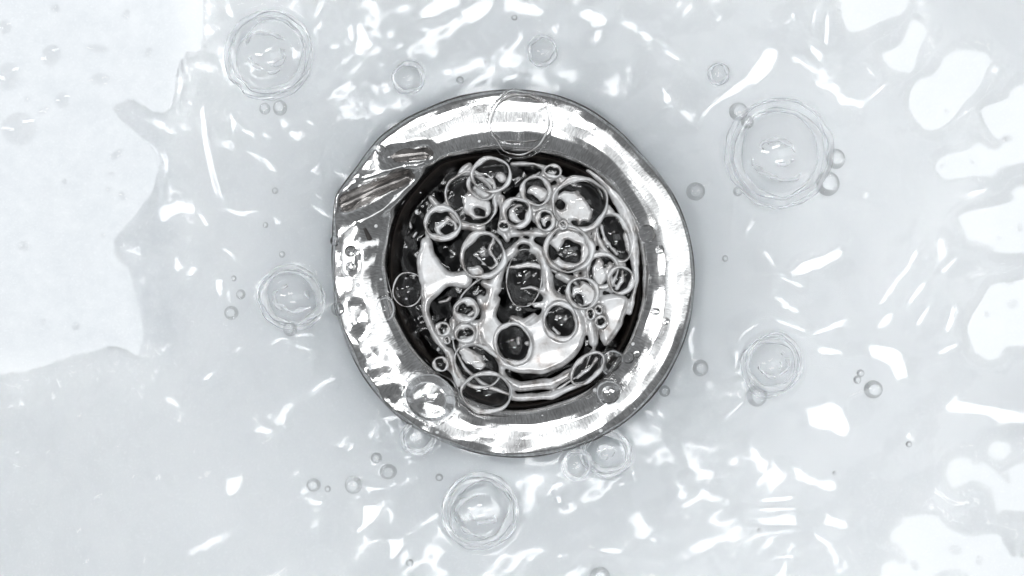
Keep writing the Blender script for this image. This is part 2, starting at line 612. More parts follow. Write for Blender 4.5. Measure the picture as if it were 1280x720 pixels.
for a in [
    [(452, 38, 5), (455, 50, 9), (450, 64, 6)], [(437, 34, 3), (438, 46, 3)], [(438, 90, 2), (456, 72, 2), (472, 62, 4)],
    [(403, 0, 1.5), (392, 20, 1.5)], [(283, 2, 3), (287, 14, 4)], [(535, 14, 8), (552, 4, 7)], [(588, 18, 7), (604, 8, 9)],
    [(636, 6, 9), (668, 12, 8)], [(645, 6, 6), (648, 12, 5)], [(735, 18, 8), (752, 26, 7)], [(782, 28, 4), (810, 47, 5)],
    [(834, 64, 3), (848, 74, 3)], [(832, 116, 4), (835, 122, 5)], [(856, 138, 4), (866, 150, 5)], [(640, 62, 1.4), (652, 46, 1.6)],
    [(590, 104, 1.6), (602, 96, 2)], [(633, 97, 2), (644, 95, 2)], [(566, 4, 5)], [(498, 58, 3), (500, 56, 3)], [(415, 57, 3)],
    [(962, 70, 9), (955, 86, 10), (930, 106, 4), (905, 120, 3), (880, 142, 1.5)], [(858, 140, 3), (868, 152, 5)],
    [(1000, 26, 1.2), (1008, 46, 2), (1022, 52, 2)], [(1020, 12, 2), (1016, 30, 2), (1022, 50, 1.5)], [(1036, 16, 2), (1034, 52, 2)],
    [(1020, 62, 6), (1024, 72, 3)], [(995, 72, 3), (1012, 84, 3), (1028, 92, 7), (1030, 106, 6)], [(1040, 106, 4), (1060, 128, 5), (1078, 130, 4)],
    [(1052, 82, 1.5), (1040, 90, 1.5)], [(1084, 82, 2), (1094, 94, 2)], [(1104, 108, 2), (1090, 122, 2)],
    [(994, 340, 4), (1018, 334, 5), (1048, 318, 5)], [(1000, 334, 4), (1024, 322, 3), (1052, 316, 2)],
    [(958, 316, 3), (968, 332, 2)], [(978, 346, 2), (1002, 358, 3)], [(970, 370, 2), (992, 388, 4)], [(974, 402, 2), (1006, 412, 1.5)],
    [(1020, 417, 2), (1042, 410, 4), (1058, 400, 2)], [(924, 428, 1.3), (930, 416, 2), (948, 406, 1.5)], [(920, 460, 1.3), (922, 440, 1.6)],
    [(936, 286, 3), (944, 276, 2)], [(1186, 262, 4), (1160, 290, 2.2), (1140, 330, 2.2), (1104, 376, 2.5)],
    [(1184, 248, 5), (1230, 242, 4), (1284, 222, 4)], [(1214, 344, 2), (1290, 334, 3)], [(1178, 306, 6), (1176, 326, 4)], [(1182, 338, 3), (1198, 322, 2)],
    [(1140, 376, 3), (1156, 356, 3)], [(1150, 404, 3), (1160, 388, 3)], [(1188, 412, 4), (1192, 388, 2)], [(1178, 440, 3), (1196, 432, 3)],
    [(1030, 439, 5), (1050, 439, 3)], [(1100, 408, 5), (1112, 396, 4)], [(1100, 440, 10), (1118, 446, 11), (1128, 470, 5)],
    [(1026, 526, 13), (1040, 516, 13), (1052, 536, 10)], [(1190, 510, 5), (1220, 512, 6), (1275, 522, 7)],
    [(944, 566, 4), (952, 584, 5)], [(956, 626, 3), (988, 624, 3)],
    [(952, 638, 2), (992, 637, 2)], [(954, 650, 4), (990, 652, 4)], [(852, 638, 2), (880, 620, 6), (910, 630, 4)],
    [(1002, 594, 5), (1012, 602, 6)], [(1037, 608, 7)], [(1034, 654, 4), (1052, 656, 5)], [(1022, 672, 3), (1036, 680, 3)],
    [(914, 688, 1.5), (948, 670, 2), (988, 664, 1.6)], [(970, 697, 2), (990, 697, 3)], [(1174, 616, 2), (1196, 630, 3), (1226, 622, 4)],
    [(1236, 640, 3), (1258, 648, 3)], [(1238, 656, 3), (1250, 660, 3)], [(912, 520, 2), (928, 504, 2)], [(1062, 496, 1.5), (1080, 488, 1.5)], [(1140, 550, 4)],
    [(1084, 244, 4)], [(880, 560, 2)], [(853, 618, 3)],
    [(206, 266, 8), (222, 258, 9), (236, 262, 6)], [(251, 136, 1.2), (255, 180, 1.5), (266, 222, 2), (275, 245, 1.5)],
    [(142, 325, 2), (152, 316, 2), (172, 318, 2.5)], [(236, 340, 5), (240, 338, 4)], [(222, 76, 2), (222, 84, 2)], [(228, 32, 2), (240, 18, 1.5)],
    [(286, 144, 2), (292, 152, 2), (290, 160, 1.5)], [(300, 162, 1.6), (314, 166, 2)], [(299, 140, 2)],
    [(310, 190, 2), (322, 196, 1.5)], [(332, 200, 3), (340, 212, 3), (336, 206, 2)], [(364, 166, 2), (372, 174, 2)], [(386, 152, 3)], [(417, 57, 3)], [(334, 170, 2.5)],
    [(284, 262, 2), (300, 268, 2.5), (318, 262, 1.5)], [(280, 310, 2), (290, 320, 2.5)], [(270, 350, 2), (274, 366, 3)], [(276, 405, 1.5), (284, 408, 1.5)],
    [(282, 366, 1.2), (286, 378, 1.5)], [(240, 402, 2)], [(258, 420, 1.5)], [(262, 468, 2.5)], [(256, 474, 2)],
    [(286, 602, 5), (294, 606, 6), (286, 618, 4)], [(208, 498, 4), (216, 506, 3), (222, 516, 1.5)], [(322, 538, 4), (338, 538, 4)], [(348, 528, 5)], [(336, 520, 2.5)], [(356, 514, 3)],
    [(380, 624, 2), (394, 630, 4), (400, 630, 3)], [(446, 622, 3)], [(454, 610, 1.5), (478, 612, 1.5), (478, 632, 2.2), (466, 650, 2.5), (448, 664, 2.5)], [(456, 650, 1.5), (454, 634, 1.3), (466, 634, 1.3), (458, 654, 2)],
    [(488, 676, 3), (498, 682, 7), (494, 692, 6)], [(510, 668, 2.5)], [(528, 656, 1.5), (546, 644, 2)], [(708, 570, 2), (706, 590, 3.5), (716, 598, 4.5), (740, 598, 2), (756, 602, 1.6)], [(706, 576, 1.5), (724, 570, 1.5)],
    [(480, 524, 3), (496, 522, 2), (498, 538, 2), (492, 552, 2)], [(462, 544, 2), (470, 532, 1.2)], [(472, 546, 4)], [(437, 562, 2.2), (439, 556, 2)], [(505, 573, 2), (520, 568, 2.5), (530, 572, 1.5)], [(478, 582, 3), (474, 590, 2), (484, 598, 2)],
    [(700, 606, 3)], [(698, 622, 2.5), (700, 628, 2)], [(752, 688, 2), (770, 690, 3)], [(664, 698, 3)], [(700, 696, 2.5)], [(739, 684, 2)], [(778, 606, 2.5)], [(818, 676, 3)], [(853, 622, 4)],
    [(812, 516, 2.2)], [(826, 518, 2.2)], [(848, 462, 1.6)], [(849, 470, 2)], [(846, 486, 1.6)], [(868, 410, 2), (862, 424, 2), (866, 440, 2.5)], [(394, 486, 1.5), (404, 478, 2), (418, 474, 1.5)], [(340, 430, 1.5), (348, 424, 2), (360, 424, 1.5)],
    [(370, 434, 2), (384, 436, 2), (386, 442, 2)], [(370, 420, 3), (382, 418, 2)], [(360, 434, 2)], [(404, 384, 1.6), (417, 379, 1.6)], [(413, 345, 2.2)], [(392, 258, 1.6), (420, 276, 1.6)], [(420, 216, 1.4), (440, 222, 1.4), (452, 238, 2)], [(460, 166, 1.5), (464, 162, 2)], [(398, 246, 2)],
    [(442, 262, 1.5), (424, 274, 1.5)], [(872, 234, 1.2), (888, 230, 1.4)], [(640, 60, 2)], [(692, 34, 3), (696, 40, 2)], [(862, 12, 4)], [(850, 4, 3)], [(900, 22, 2)], [(965, 25, 2)], [(985, 27, 2)],
    [(20, 566, 2)], [(58, 566, 2)], [(18, 582, 3), (24, 584, 2)], [(65, 496, 2.5)], [(98, 520, 1.5)], [(146, 558, 2)], [(120, 622, 2.5), (123, 620, 2)], [(166, 596, 2)], [(196, 598, 3)], [(258, 592, 2.2)], [(107, 702, 2.5)], [(180, 700, 2)], [(97, 664, 2)], [(137, 464, 2.5), (142, 465, 2)], [(165, 486, 2)],
]:
    gl(a)
rr = random.Random(5)
for _ in range(28):
    gx_, gy_ = rr.uniform(225, 1180), rr.uniform(0, 720)
    if math.hypot(gx_ - CX, gy_ - CY) > 245:
        gl([(gx_, gy_, rr.uniform(0.9, 1.7)), (gx_ + rr.uniform(-4, 4), gy_ + rr.uniform(-4, 4), 1.0)])

# ------------------------------------------------------------------ water sheet
T0 = 8.0


def build_water():
    g = 1.7
    x0, x1, y0, y1 = -140, 1420, -130, 850
    nx = int((x1 - x0) / g)
    ny = int((y1 - y0) / g)
    xs = x0 + g * np.arange(nx)
    ys = y0 + g * np.arange(ny)
    X, Y = np.meshgrid(xs, ys)
    zb = z_basin(X, Y)
    # distance into the wet area
    dd = sd_dry(X, Y)
    mask_near = dd < 40
    r0_, th0_ = polar(X, Y)
    dr0 = np.maximum(r0_ - R_OUT(th0_), 0)
    t = np.where(dd > 0, 4.0 * (1 - np.exp(-np.maximum(dd, 0) / 9.0)) + 2.0 * (1 - np.exp(-np.maximum(dd, 0) / 60.0)), dd * 0.4)
    t = t + np.where(dd > 0, 30.5 * np.exp(-dr0 / 85.0) * (1 - np.exp(-np.maximum(dd, 0) / 40.0)), 0)
    r, th = polar(X, Y)
    dr = r - R_OUT(th)
    # the thin film is deepened round the drain to darken there like shade, and climbs a little on the steel edge
    base = zb + t
    left = np.clip((CX + 40 - X) / 260.0, 0, 1) * np.exp(-np.maximum(dr, 0) / 130.0)
    amp = 0.5 + 0.9 * left
    wet = np.clip(dd / 14.0, 0, 1)
    rip = (0.6 * n_rip1(X, Y) + amp * 0.36 * n_rip2(X, Y) + amp * 0.07 * n_rip3(X, Y)) * wet * (1 - 0.75 * np.exp(-np.maximum(dr, 0) / 14.0))
    # rings of liquid drawn up round each bubble
    for bx, by, ro, ri, _l in BASIN_BUBBLES:
        d = np.hypot(X - bx, Y - by)
        rip += wet * 2.2 * np.exp(-((d - ri) / (0.11 * ro + 1.2)) ** 2)
        rip += wet * 1.0 * np.exp(-((d - ro) / (0.07 * ro + 1.0)) ** 2)
    h0 = base + rip
    # target slopes for each bright ripple
    gy0, gx0 = np.gradient(h0, g)
    TX = np.zeros_like(X)
    TY = np.zeros_like(X)
    W = np.zeros_like(X)
    camv = np.array([0, 0, H_CAM])
    px_, py_ = X - 640, 360 - Y                    # y up
    vlen = np.sqrt(px_ ** 2 + py_ ** 2 + H_CAM ** 2)
    slopes = {}
    for nme in ('strip_lamp_a', 'strip_lamp_b', 'strip_lamp_c'):
        L = LAMPS[nme]
        lx, ly, lz = L[0] - px_, L[1] - py_, L[2]
        ll = np.sqrt(lx ** 2 + ly ** 2 + lz ** 2)
        hx, hy, hz = -px_ / vlen + lx / ll, -py_ / vlen + ly / ll, H_CAM / vlen + lz / ll
        slopes[nme] = (-hx / hz, hy / hz)          # dz/dx, dz/dy in picture axes (y down)
    for k, (pts, wd) in enumerate(GL):
        pa = np.array([p[:2] for p in pts], float)
        ws = max(p[2] for p in pts)
        bx0, by0 = pa.min(0) - ws - 6
        bx1, by1 = pa.max(0) + ws + 6
        i0, i1 = max(int((bx0 - x0) / g), 0), min(int((bx1 - x0) / g) + 2, nx)
        j0, j1 = max(int((by0 - y0) / g), 0), min(int((by1 - y0) / g) + 2, ny)
        if i1 <= i0 or j1 <= j0:
            continue
        sl = (slice(j0, j1), slice(i0, i1))
        d = sd_line(X[sl], Y[sl], pts, wd)
        if ws > 3.5:
            d = d + 1.6 * n_edge(X[sl] * 1.3, Y[sl] * 1.3) + 0.8 * n_edge2(X[sl], Y[sl])
        m = np.clip(0.6 - d / 3.0, 0, 1)
        # choose the lamp whose tilt runs across the stroke
        dirv = pa[-1] - pa[0]
        best, bs = None, -1
        for nme, (sx, sy) in slopes.items():
            jc, ic = (j0 + j1) // 2, (i0 + i1) // 2
            v = np.array([sx[jc, ic], sy[jc, ic]])
            mag = np.linalg.norm(v)
            n = np.linalg.norm(dirv)
            if n < 3:
                sc_ = -mag
            else:
                sc_ = abs(v @ np.array([-dirv[1], dirv[0]])) / (mag * n + 1e-9) - 0.6 * mag
            if best is None or sc_ > bs:
                best, bs = nme, sc_
        sx, sy = slopes[best]
        upd = m > W[sl]
        TX[sl] = np.where(upd, sx[sl], TX[sl])
        TY[sl] = np.where(upd, sy[sl], TY[sl])
        W[sl] = np.maximum(W[sl], m)
    W *= (wet > 0.4)
    # curl-free field that keeps those slopes, by alternating projections
    kx = 2 * np.pi * np.fft.rfftfreq(nx, d=g)
    ky = 2 * np.pi * np.fft.fftfreq(ny, d=g)
    KX, KY = np.meshgrid(kx, ky)
    K2 = KX ** 2 + KY ** 2
    K2r = K2 + (2 * np.pi / 700.0) ** 2

    def solve(bx_, by_):
        Hh = (-1j * KX * np.fft.rfft2(bx_) - 1j * KY * np.fft.rfft2(by_)) / K2r
        return Hh

    def proj(bx_, by_):
        Hh = solve(W * bx_, W * by_)
        return W * np.fft.irfft2(1j * KX * Hh, s=X.shape), W * np.fft.irfft2(1j * KY * Hh, s=X.shape)

    # conjugate gradients on the masked projection: smallest field with the wanted tilts
    LAM = 0.012
    rx_, ry_ = W * (TX - gx0), W * (TY - gy0)
    bX, bY = np.zeros_like(X), np.zeros_like(X)
    qx, qy = rx_.copy(), ry_.copy()
    rs = (rx_ ** 2 + ry_ ** 2).sum()
    for it in range(60):
        ax_, ay_ = proj(qx, qy)
        ax_ += LAM * qx
        ay_ += LAM * qy
        al = rs / max((qx * ax_ + qy * ay_).sum(), 1e-12)
        bX += al * qx
        bY += al * qy
        rx_ -= al * ax_
        ry_ -= al * ay_
        rn = (rx_ ** 2 + ry_ ** 2).sum()
        if rn < 1e-6 * rs:
            break
        qx, qy = rx_ + rn / rs * qx, ry_ + rn / rs * qy
        rs = rn
    h = np.fft.irfft2(solve(W * bX, W * bY), s=X.shape)


    h *= np.clip(dd / 18.0, 0, 1)
    Z = h0 + h
    # keep the sheet above the porcelain wherever it is wet
    lowlim = zb + np.where(dd > 0, np.minimum(t, 0.9), dd * 0.4)
    Z = np.where(dd > 0, smax(Z, lowlim, 0.4), lowlim)
    F = grid_faces(nx, ny)
    mn = np.minimum.reduce([dd[:-1, :-1], dd[1:, :-1], dd[:-1, 1:], dd[1:, 1:]])
    mx_ = np.maximum.reduce([dd[:-1, :-1], dd[1:, :-1], dd[:-1, 1:], dd[1:, 1:]])
    rc = dr[:-1, :-1]
    keep = (mx_ > -3.0) & (rc > -5)
    F = F[keep][:, ::-1]
    V = np.stack([(X - 640) * S, (360 - Y) * S, Z * S], -1).reshape(-1, 3)
    V, F = compact(V, F)
    me = mesh_np('water', V, F)
    o = new_obj('water', me, M_WATER)
    tag(o, 'thin rippling sheet of clear water over the white basin', None, None, 'structure')


    def zw(x, y):
        i = int(np.clip((x - x0) / g, 0, nx - 1))
        j = int(np.clip((y - y0) / g, 0, ny - 1))
        return float(Z[j, i])
    return zw


Z_WATER = build_water()

# ------------------------------------------------------------------ the drain
drain = new_obj('sink_drain', None)
drain.location = P(CX, CY, 0)
tag(drain, 'round polished steel drain fitting with a dark open hole full of soap bubbles', 'drain')


def add_part(name, me, mat, parent, label=None):
    """mesh given in world coordinates; becomes a child without moving"""
    o = new_obj(name, me, mat)
    off = parent.location
    n = len(me.vertices)
    co = np.empty(n * 3, dtype=np.float32)
    me.vertices.foreach_get('co', co)
    co = co.reshape(-1, 3) - np.array(off, dtype=np.float32)
    me.vertices.foreach_set('co', co.ravel())
    me.update()
    o.parent = parent
    if label:
        o['label'] = label
    return o


n_l1 = Noise2(64, 24, 21, 0.4)
n_l2 = Noise2(17, 24, 22)


def ring_z(u, x, y, th):
    pu = np.array([-0.02, 0.0, 0.05, 0.12, 0.22, 0.34, 0.48, 0.65, 0.82, 0.93, 0.975, 1.0])
    pz = np.array([-34, -20, -11.5, -6.0, -1.0, 2.6, 5.0, 6.0, 5.4, 4.0, 2.2, -1.5])
    return np.interp(u, pu, pz)


def flange_z(x, y):
    r, th = polar(x, y)
    ro, ri = R_OUT(th), R_IN(th)
    U = (r - ri) / (ro - ri)
    z = (ring_z(U - 0.02, x, y, th) + 2 * ring_z(U, x, y, th) + ring_z(U + 0.02, x, y, th)) / 4
    win = np.clip(U / 0.25, 0, 1) * np.clip((1.0 - U) / 0.08, 0, 1)
    leftness = np.clip((CX - 60 - x) / 120.0, 0, 1)
    bottom = np.clip((y - CY - 60) / 120.0, 0, 1)
    z = z + win * (0.5 + 1.0 * leftness + 0.2 * bottom) * n_l1(x, y)
    z = z + win * (0.02 + 0.03 * leftness) * n_l2(x, y)
    # two hollow folds at the upper left and small dents below them
    for a, b, wd, dep in (((428, 256), (506, 220), 12, 14), ((486, 196), (530, 190), 10, 10), ((440, 318), (440, 334), 7, 4), ((446, 386), (446, 400), 13, 4)):
        z = z - win ** 0.5 * dep * np.exp(-(sd_seg(x, y, a, b, 0.0) / wd) ** 2)
    for a, b, wd, dep in (((456, 224), (530, 204), 7, 5), ((452, 276), (516, 244), 7, 4)):
        z = z + win ** 0.5 * dep * np.exp(-(sd_seg(x, y, a, b, 0.0) / wd) ** 2)
    return z


def build_flange():
    th = np.arange(0, 360, 0.5)
    us = np.concatenate([[-0.02, 0.0], np.linspace(0.02, 0.94, 62), np.linspace(0.95, 1.0, 9)])
    T, U = np.meshgrid(th, us)
    ro, ri = R_OUT(T), R_IN(T)
    R = ri + (ro - ri) * U
    x = CX + R * np.cos(np.radians(T))
    y = CY - R * np.sin(np.radians(T))
    z = flange_z(x, y)
    skirt = z[-1:].copy() * 0 - 45
    x, y, z = np.concatenate([x, x[-1:]]), np.concatenate([y, y[-1:]]), np.concatenate([z, skirt])
    us = np.append(us, 1.0)
    V = np.stack([(x - 640) * S, (360 - y) * S, z * S], -1).reshape(-1, 3)
    n = len(th)
    J, I = np.meshgrid(np.arange(len(us) - 1), np.arange(n), indexing='ij')
    a = J * n + I
    b = J * n + (I + 1) % n
    F = np.stack([a, a + n, b + n, b], -1).reshape(-1, 4)
    add_part('flange', mesh_np('flange', V, F), M_STEEL, drain)
    # dark patches painting the dark reflections in the two folds
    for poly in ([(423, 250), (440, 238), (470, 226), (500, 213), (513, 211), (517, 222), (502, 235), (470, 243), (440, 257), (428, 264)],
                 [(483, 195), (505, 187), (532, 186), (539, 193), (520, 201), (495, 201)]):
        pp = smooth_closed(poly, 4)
        me = liquid_mesh('dark_reflection', lambda x_, y_: sd_poly(x_, y_, pp) + 1.0 * n_web(x_, y_), (414, 176, 550, 275), 0.8, 0.5, 5.0, 0.5, flange_z)
        add_part('dark_reflection', me, M_DARK_REFLECTION, drain)


def ring_tube(name, radf, zc, rw, rh, seg=360, tub=10):
    th = np.linspace(0, 360, seg, endpoint=False)
    ph = np.linspace(0, 2 * math.pi, tub, endpoint=False)
    T, PH = np.meshgrid(th, ph, indexing='ij')
    R = radf(T) + rw(T) * np.cos(PH)
    x = CX + R * np.cos(np.radians(T))
    y = CY - R * np.sin(np.radians(T))
    z = zc + rh * np.sin(PH)
    V = np.stack([(x - 640) * S, (360 - y) * S, z * S], -1).reshape(-1, 3)
    I, J = np.meshgrid(np.arange(seg), np.arange(tub), indexing='ij')
    a = I * tub + J
    b = ((I + 1) % seg) * tub + J
    c = ((I + 1) % seg) * tub + (J + 1) % tub
    d = I * tub + (J + 1) % tub
    F = np.stack([a, b, c, d], -1).reshape(-1, 4)
    return mesh_np(name, V, F)


build_flange()


def shadow_line_w(T):
    a = np.radians(T)
    return 0.3 + 0.9 * np.clip(np.cos(a - math.radians(110)), 0, 1) ** 2 + 0.8 * np.clip(np.cos(a - math.radians(310)), 0, 1) ** 4 + 0.3 * np.sin(7 * a) + 0.25 * np.sin(17 * a + 1)


add_part('gasket', ring_tube('gasket', lambda T: R_OUT(T) + 0.8, -4.0, shadow_line_w, 2.4), M_DARK_GAP, drain)  # dark tube painting the shadow line at the ring's outer edge


def build_throat():
    th = np.arange(0, 360, 2.0)
    prof = [(1.0, -19), (0.985, -34), (0.965, -60), (0.95, -140), (0.94, -300)]
    T, K = np.meshgrid(th, np.arange(len(prof)))
    sc_ = np.array([p[0] for p in prof])[K]
    z = np.array([p[1] for p in prof], float)[K]
    R = R_IN(T) * sc_ - 1.0
    x = CX + R * np.cos(np.radians(T))
    y = CY - R * np.sin(np.radians(T))
    V = np.stack([(x - 640) * S, (360 - y) * S, z * S], -1).reshape(-1, 3)
    n = len(th)
    J, I = np.meshgrid(np.arange(len(prof) - 1), np.arange(n), indexing='ij')
    a = J * n + I
    b = J * n + (I + 1) % n
    F = np.stack([a, b, b + n, a + n], -1).reshape(-1, 4)
    add_part('pipe', mesh_np('pipe', V, F), M_PIPE, drain)
    # closed bend at the bottom of the pipe
    k = len(th)
    c = (len(prof) - 1) * n
    Vb = np.concatenate([V[c:c + n], [[(CX - 640) * S, (360 - CY) * S, -330 * S]]])
    Fb = np.array([[i, (i + 1) % n, n] for i in range(n)])
    add_part('pipe_bend', mesh_np('pipe_bend', Vb, Fb), M_PIPE, drain)
    # little dark slot through the steel on the left
    me = liquid_mesh('slot', lambda x_, y_: sd_seg(x_, y_, (457, 287), (462, 298), 2.0, 3.0), (450, 280, 470, 306), 0.5, 1.0, 2.0, 0.6, flange_z)
    add_part('slot', me, M_DARK_GAP, drain)


build_throat()

def build_drain_water():
    th = np.arange(0, 360, 1.5)
    us = np.linspace(0.0, 1.0, 90)
    T, U = np.meshgrid(th, us)
    R = (R_IN(T) - 2.5) * U
    x = CX + R * np.cos(np.radians(T))
    y = CY - R * np.sin(np.radians(T))
    z = -34 + 1.2 * n_rip2(x, y) + 0.25 * n_rip3(x, y) + 5 * np.clip(U - 0.92, 0, 1) / 0.08
    V = np.stack([(x - 640) * S, (360 - y) * S, z * S], -1).reshape(-1, 3)
    n = len(th)
    J, I = np.meshgrid(np.arange(len(us) - 1), np.arange(n), indexing='ij')
    a = J * n + I
    b = J * n + (I + 1) % n
    F = np.stack([a, a + n, b + n, b], -1).reshape(-1, 4)
    o = new_obj('drain_water', mesh_np('drain_water', V, F), M_WATER)
    tag(o, 'dark rippling water standing in the drain pipe under the foam', None, None, 'structure')


build_drain_water()

# ------------------------------------------------------------------ soap foam web between the bubbles in the drain

WEB_POLY = [
    [(527, 296), (540, 300), (545, 318), (560, 337), (584, 338), (591, 350), (584, 362), (562, 360), (546, 372), (537, 388), (543, 404), (556, 430),
     (568, 446), (552, 438), (536, 420), (527, 395), (523, 360), (519, 335), (522, 312)],
    [(748, 374), (770, 366), (786, 372), (783, 395), (770, 424), (756, 434), (748, 412)],
    [(566, 240), (570, 215), (584, 202), (590, 206), (574, 226), (572, 256)],
    [(706, 225), (716, 222), (712, 250), (704, 262)],
    [(600, 398), (618, 392), (626, 404), (616, 440), (606, 432), (598, 416)],
]
WEB_LINES = [
    [(606, 404, 7), (612, 378, 7), (620, 350, 7), (630, 322, 6), (654, 304, 7), (674, 314, 6), (683, 336, 6), (686, 360, 7), (692, 372, 7), (706, 376, 5)],
    [(596, 442, 3), (618, 470, 5), (650, 484, 6), (690, 480, 6), (724, 462, 5), (742, 440, 3)],
    [(606, 488, 3), (645, 498, 4), (690, 496, 4), (730, 478, 3), (756, 452, 2.5)],
    [(560, 440, 4), (566, 460, 3.5), (572, 484, 2.5)],
    [(592, 424, 3), (610, 455, 3), (626, 478, 3), (640, 494, 2.5)],
    [(735, 212, 2), (760, 230, 5), (780, 260, 7), (791, 298, 7), (795, 336, 5), (794, 360, 3), (788, 392, 2.5)],
    [(640, 204, 2.5), (668, 204, 1.6), (684, 210, 2.5)],
    [(572, 282, 4), (592, 282, 3)], [(628, 246, 3), (630, 264, 4), (626, 284, 4), (634, 300, 3)], [(640, 292, 3), (662, 290, 3), (680, 292, 4)],
    [(664, 262, 3), (676, 262, 2.5)], [(700, 268, 4), (704, 282, 5), (726, 284, 3)], [(748, 276, 4), (744, 300, 3)], [(740, 336, 4), (734, 346, 4)],
    [(700, 344, 5), (712, 350, 5)], [(692, 372, 7), (708, 382, 4)], [(606, 354, 5), (622, 362, 4)], [(600, 374, 5), (608, 392, 6)], [(568, 398, 4), (566, 412, 5)], [(596, 406, 6), (592, 430, 5)],
    [(538, 246, 3), (546, 256, 4)], [(736, 386, 5), (740, 410, 6), (742, 428, 5)], [(545, 270, 3), (536, 290, 5)], [(664, 300, 1.4), (668, 290, 2), (676, 284, 1)], [(660, 292, 1.4), (668, 290, 2)],
    [(548, 378, 1.4), (558, 376, 1.6), (562, 372, 1.6)], [(664, 380, 1), (684, 378, 1.8)], [(668, 384, 1), (686, 382, 1.6)],
    [(512, 276, 1), (513, 284, 1.6)], [(516, 296, 1.4), (520, 290, 1.2)], [(640, 398, 3), (655, 404, 4), (668, 394, 3)],
]
WEB_ELL = [(666, 414, 66, 54, 0.0)]
WEB_HOLE_ELL = [(701, 402, 18, 22, -0.15), (642, 430, 20, 25, -0.35), (655, 309, 8, 5, 0)]
WEB_HOLE_POLY = [smooth_closed([(640, 326), (650, 317), (664, 318), (676, 334), (676, 350), (668, 362), (680, 372), (676, 392), (660, 404), (648, 398), (634, 406), (620, 396), (626, 372), (634, 350)], 4)]


def web_sdf(x, y):
    d = np.full(x.shape, 1e3)
    for p in WEB_POLY:
        d = smin(d, sd_poly(x, y, smooth_closed(p, 4)) + 1.6, 5.0)
    for e in WEB_ELL:
        d = smin(d, sd_ellipse(x, y, *e), 3.0)
    for p in WEB_HOLE_POLY:
        d = smax(d, -sd_poly(x, y, p), 4.0)
    for p in WEB_LINES:
        d = smin(d, sd_line(x, y, p, 3.0), 4.0)
    for e in WEB_HOLE_ELL:
        d = smax(d, -sd_ellipse(x, y, *e), 3.0)
    # liquid gathers where two bubbles come close
    d1 = np.full(x.shape, 1e3)
    d2 = np.full(x.shape, 1e3)
    for b in DRAIN_BUBBLES:
        if b[2] > 60 or b[5]['w'] < 1.0:
            continue
        e = np.maximum(sd_ellipse(x, y, b[0], b[1], b[2], b[3], b[4]), 0)
        n1 = np.minimum(d1, e)
        d2 = np.minimum(d2, np.maximum(d1, e))
        d1 = n1
    d = smin(d, (d1 + d2) * 0.6 - 4.6, 4.0)
    # open eyes of the bubbles stay open
    for b in DRAIN_BUBBLES:
        if b[5].get('clear', True):
            d = smax(d, -sd_ellipse(x, y, b[0], b[1], b[2] * 0.86, b[3] * 0.86, b[4]), 2.0)
    return d - 0.5 + 0.5 * n_web(x, y)


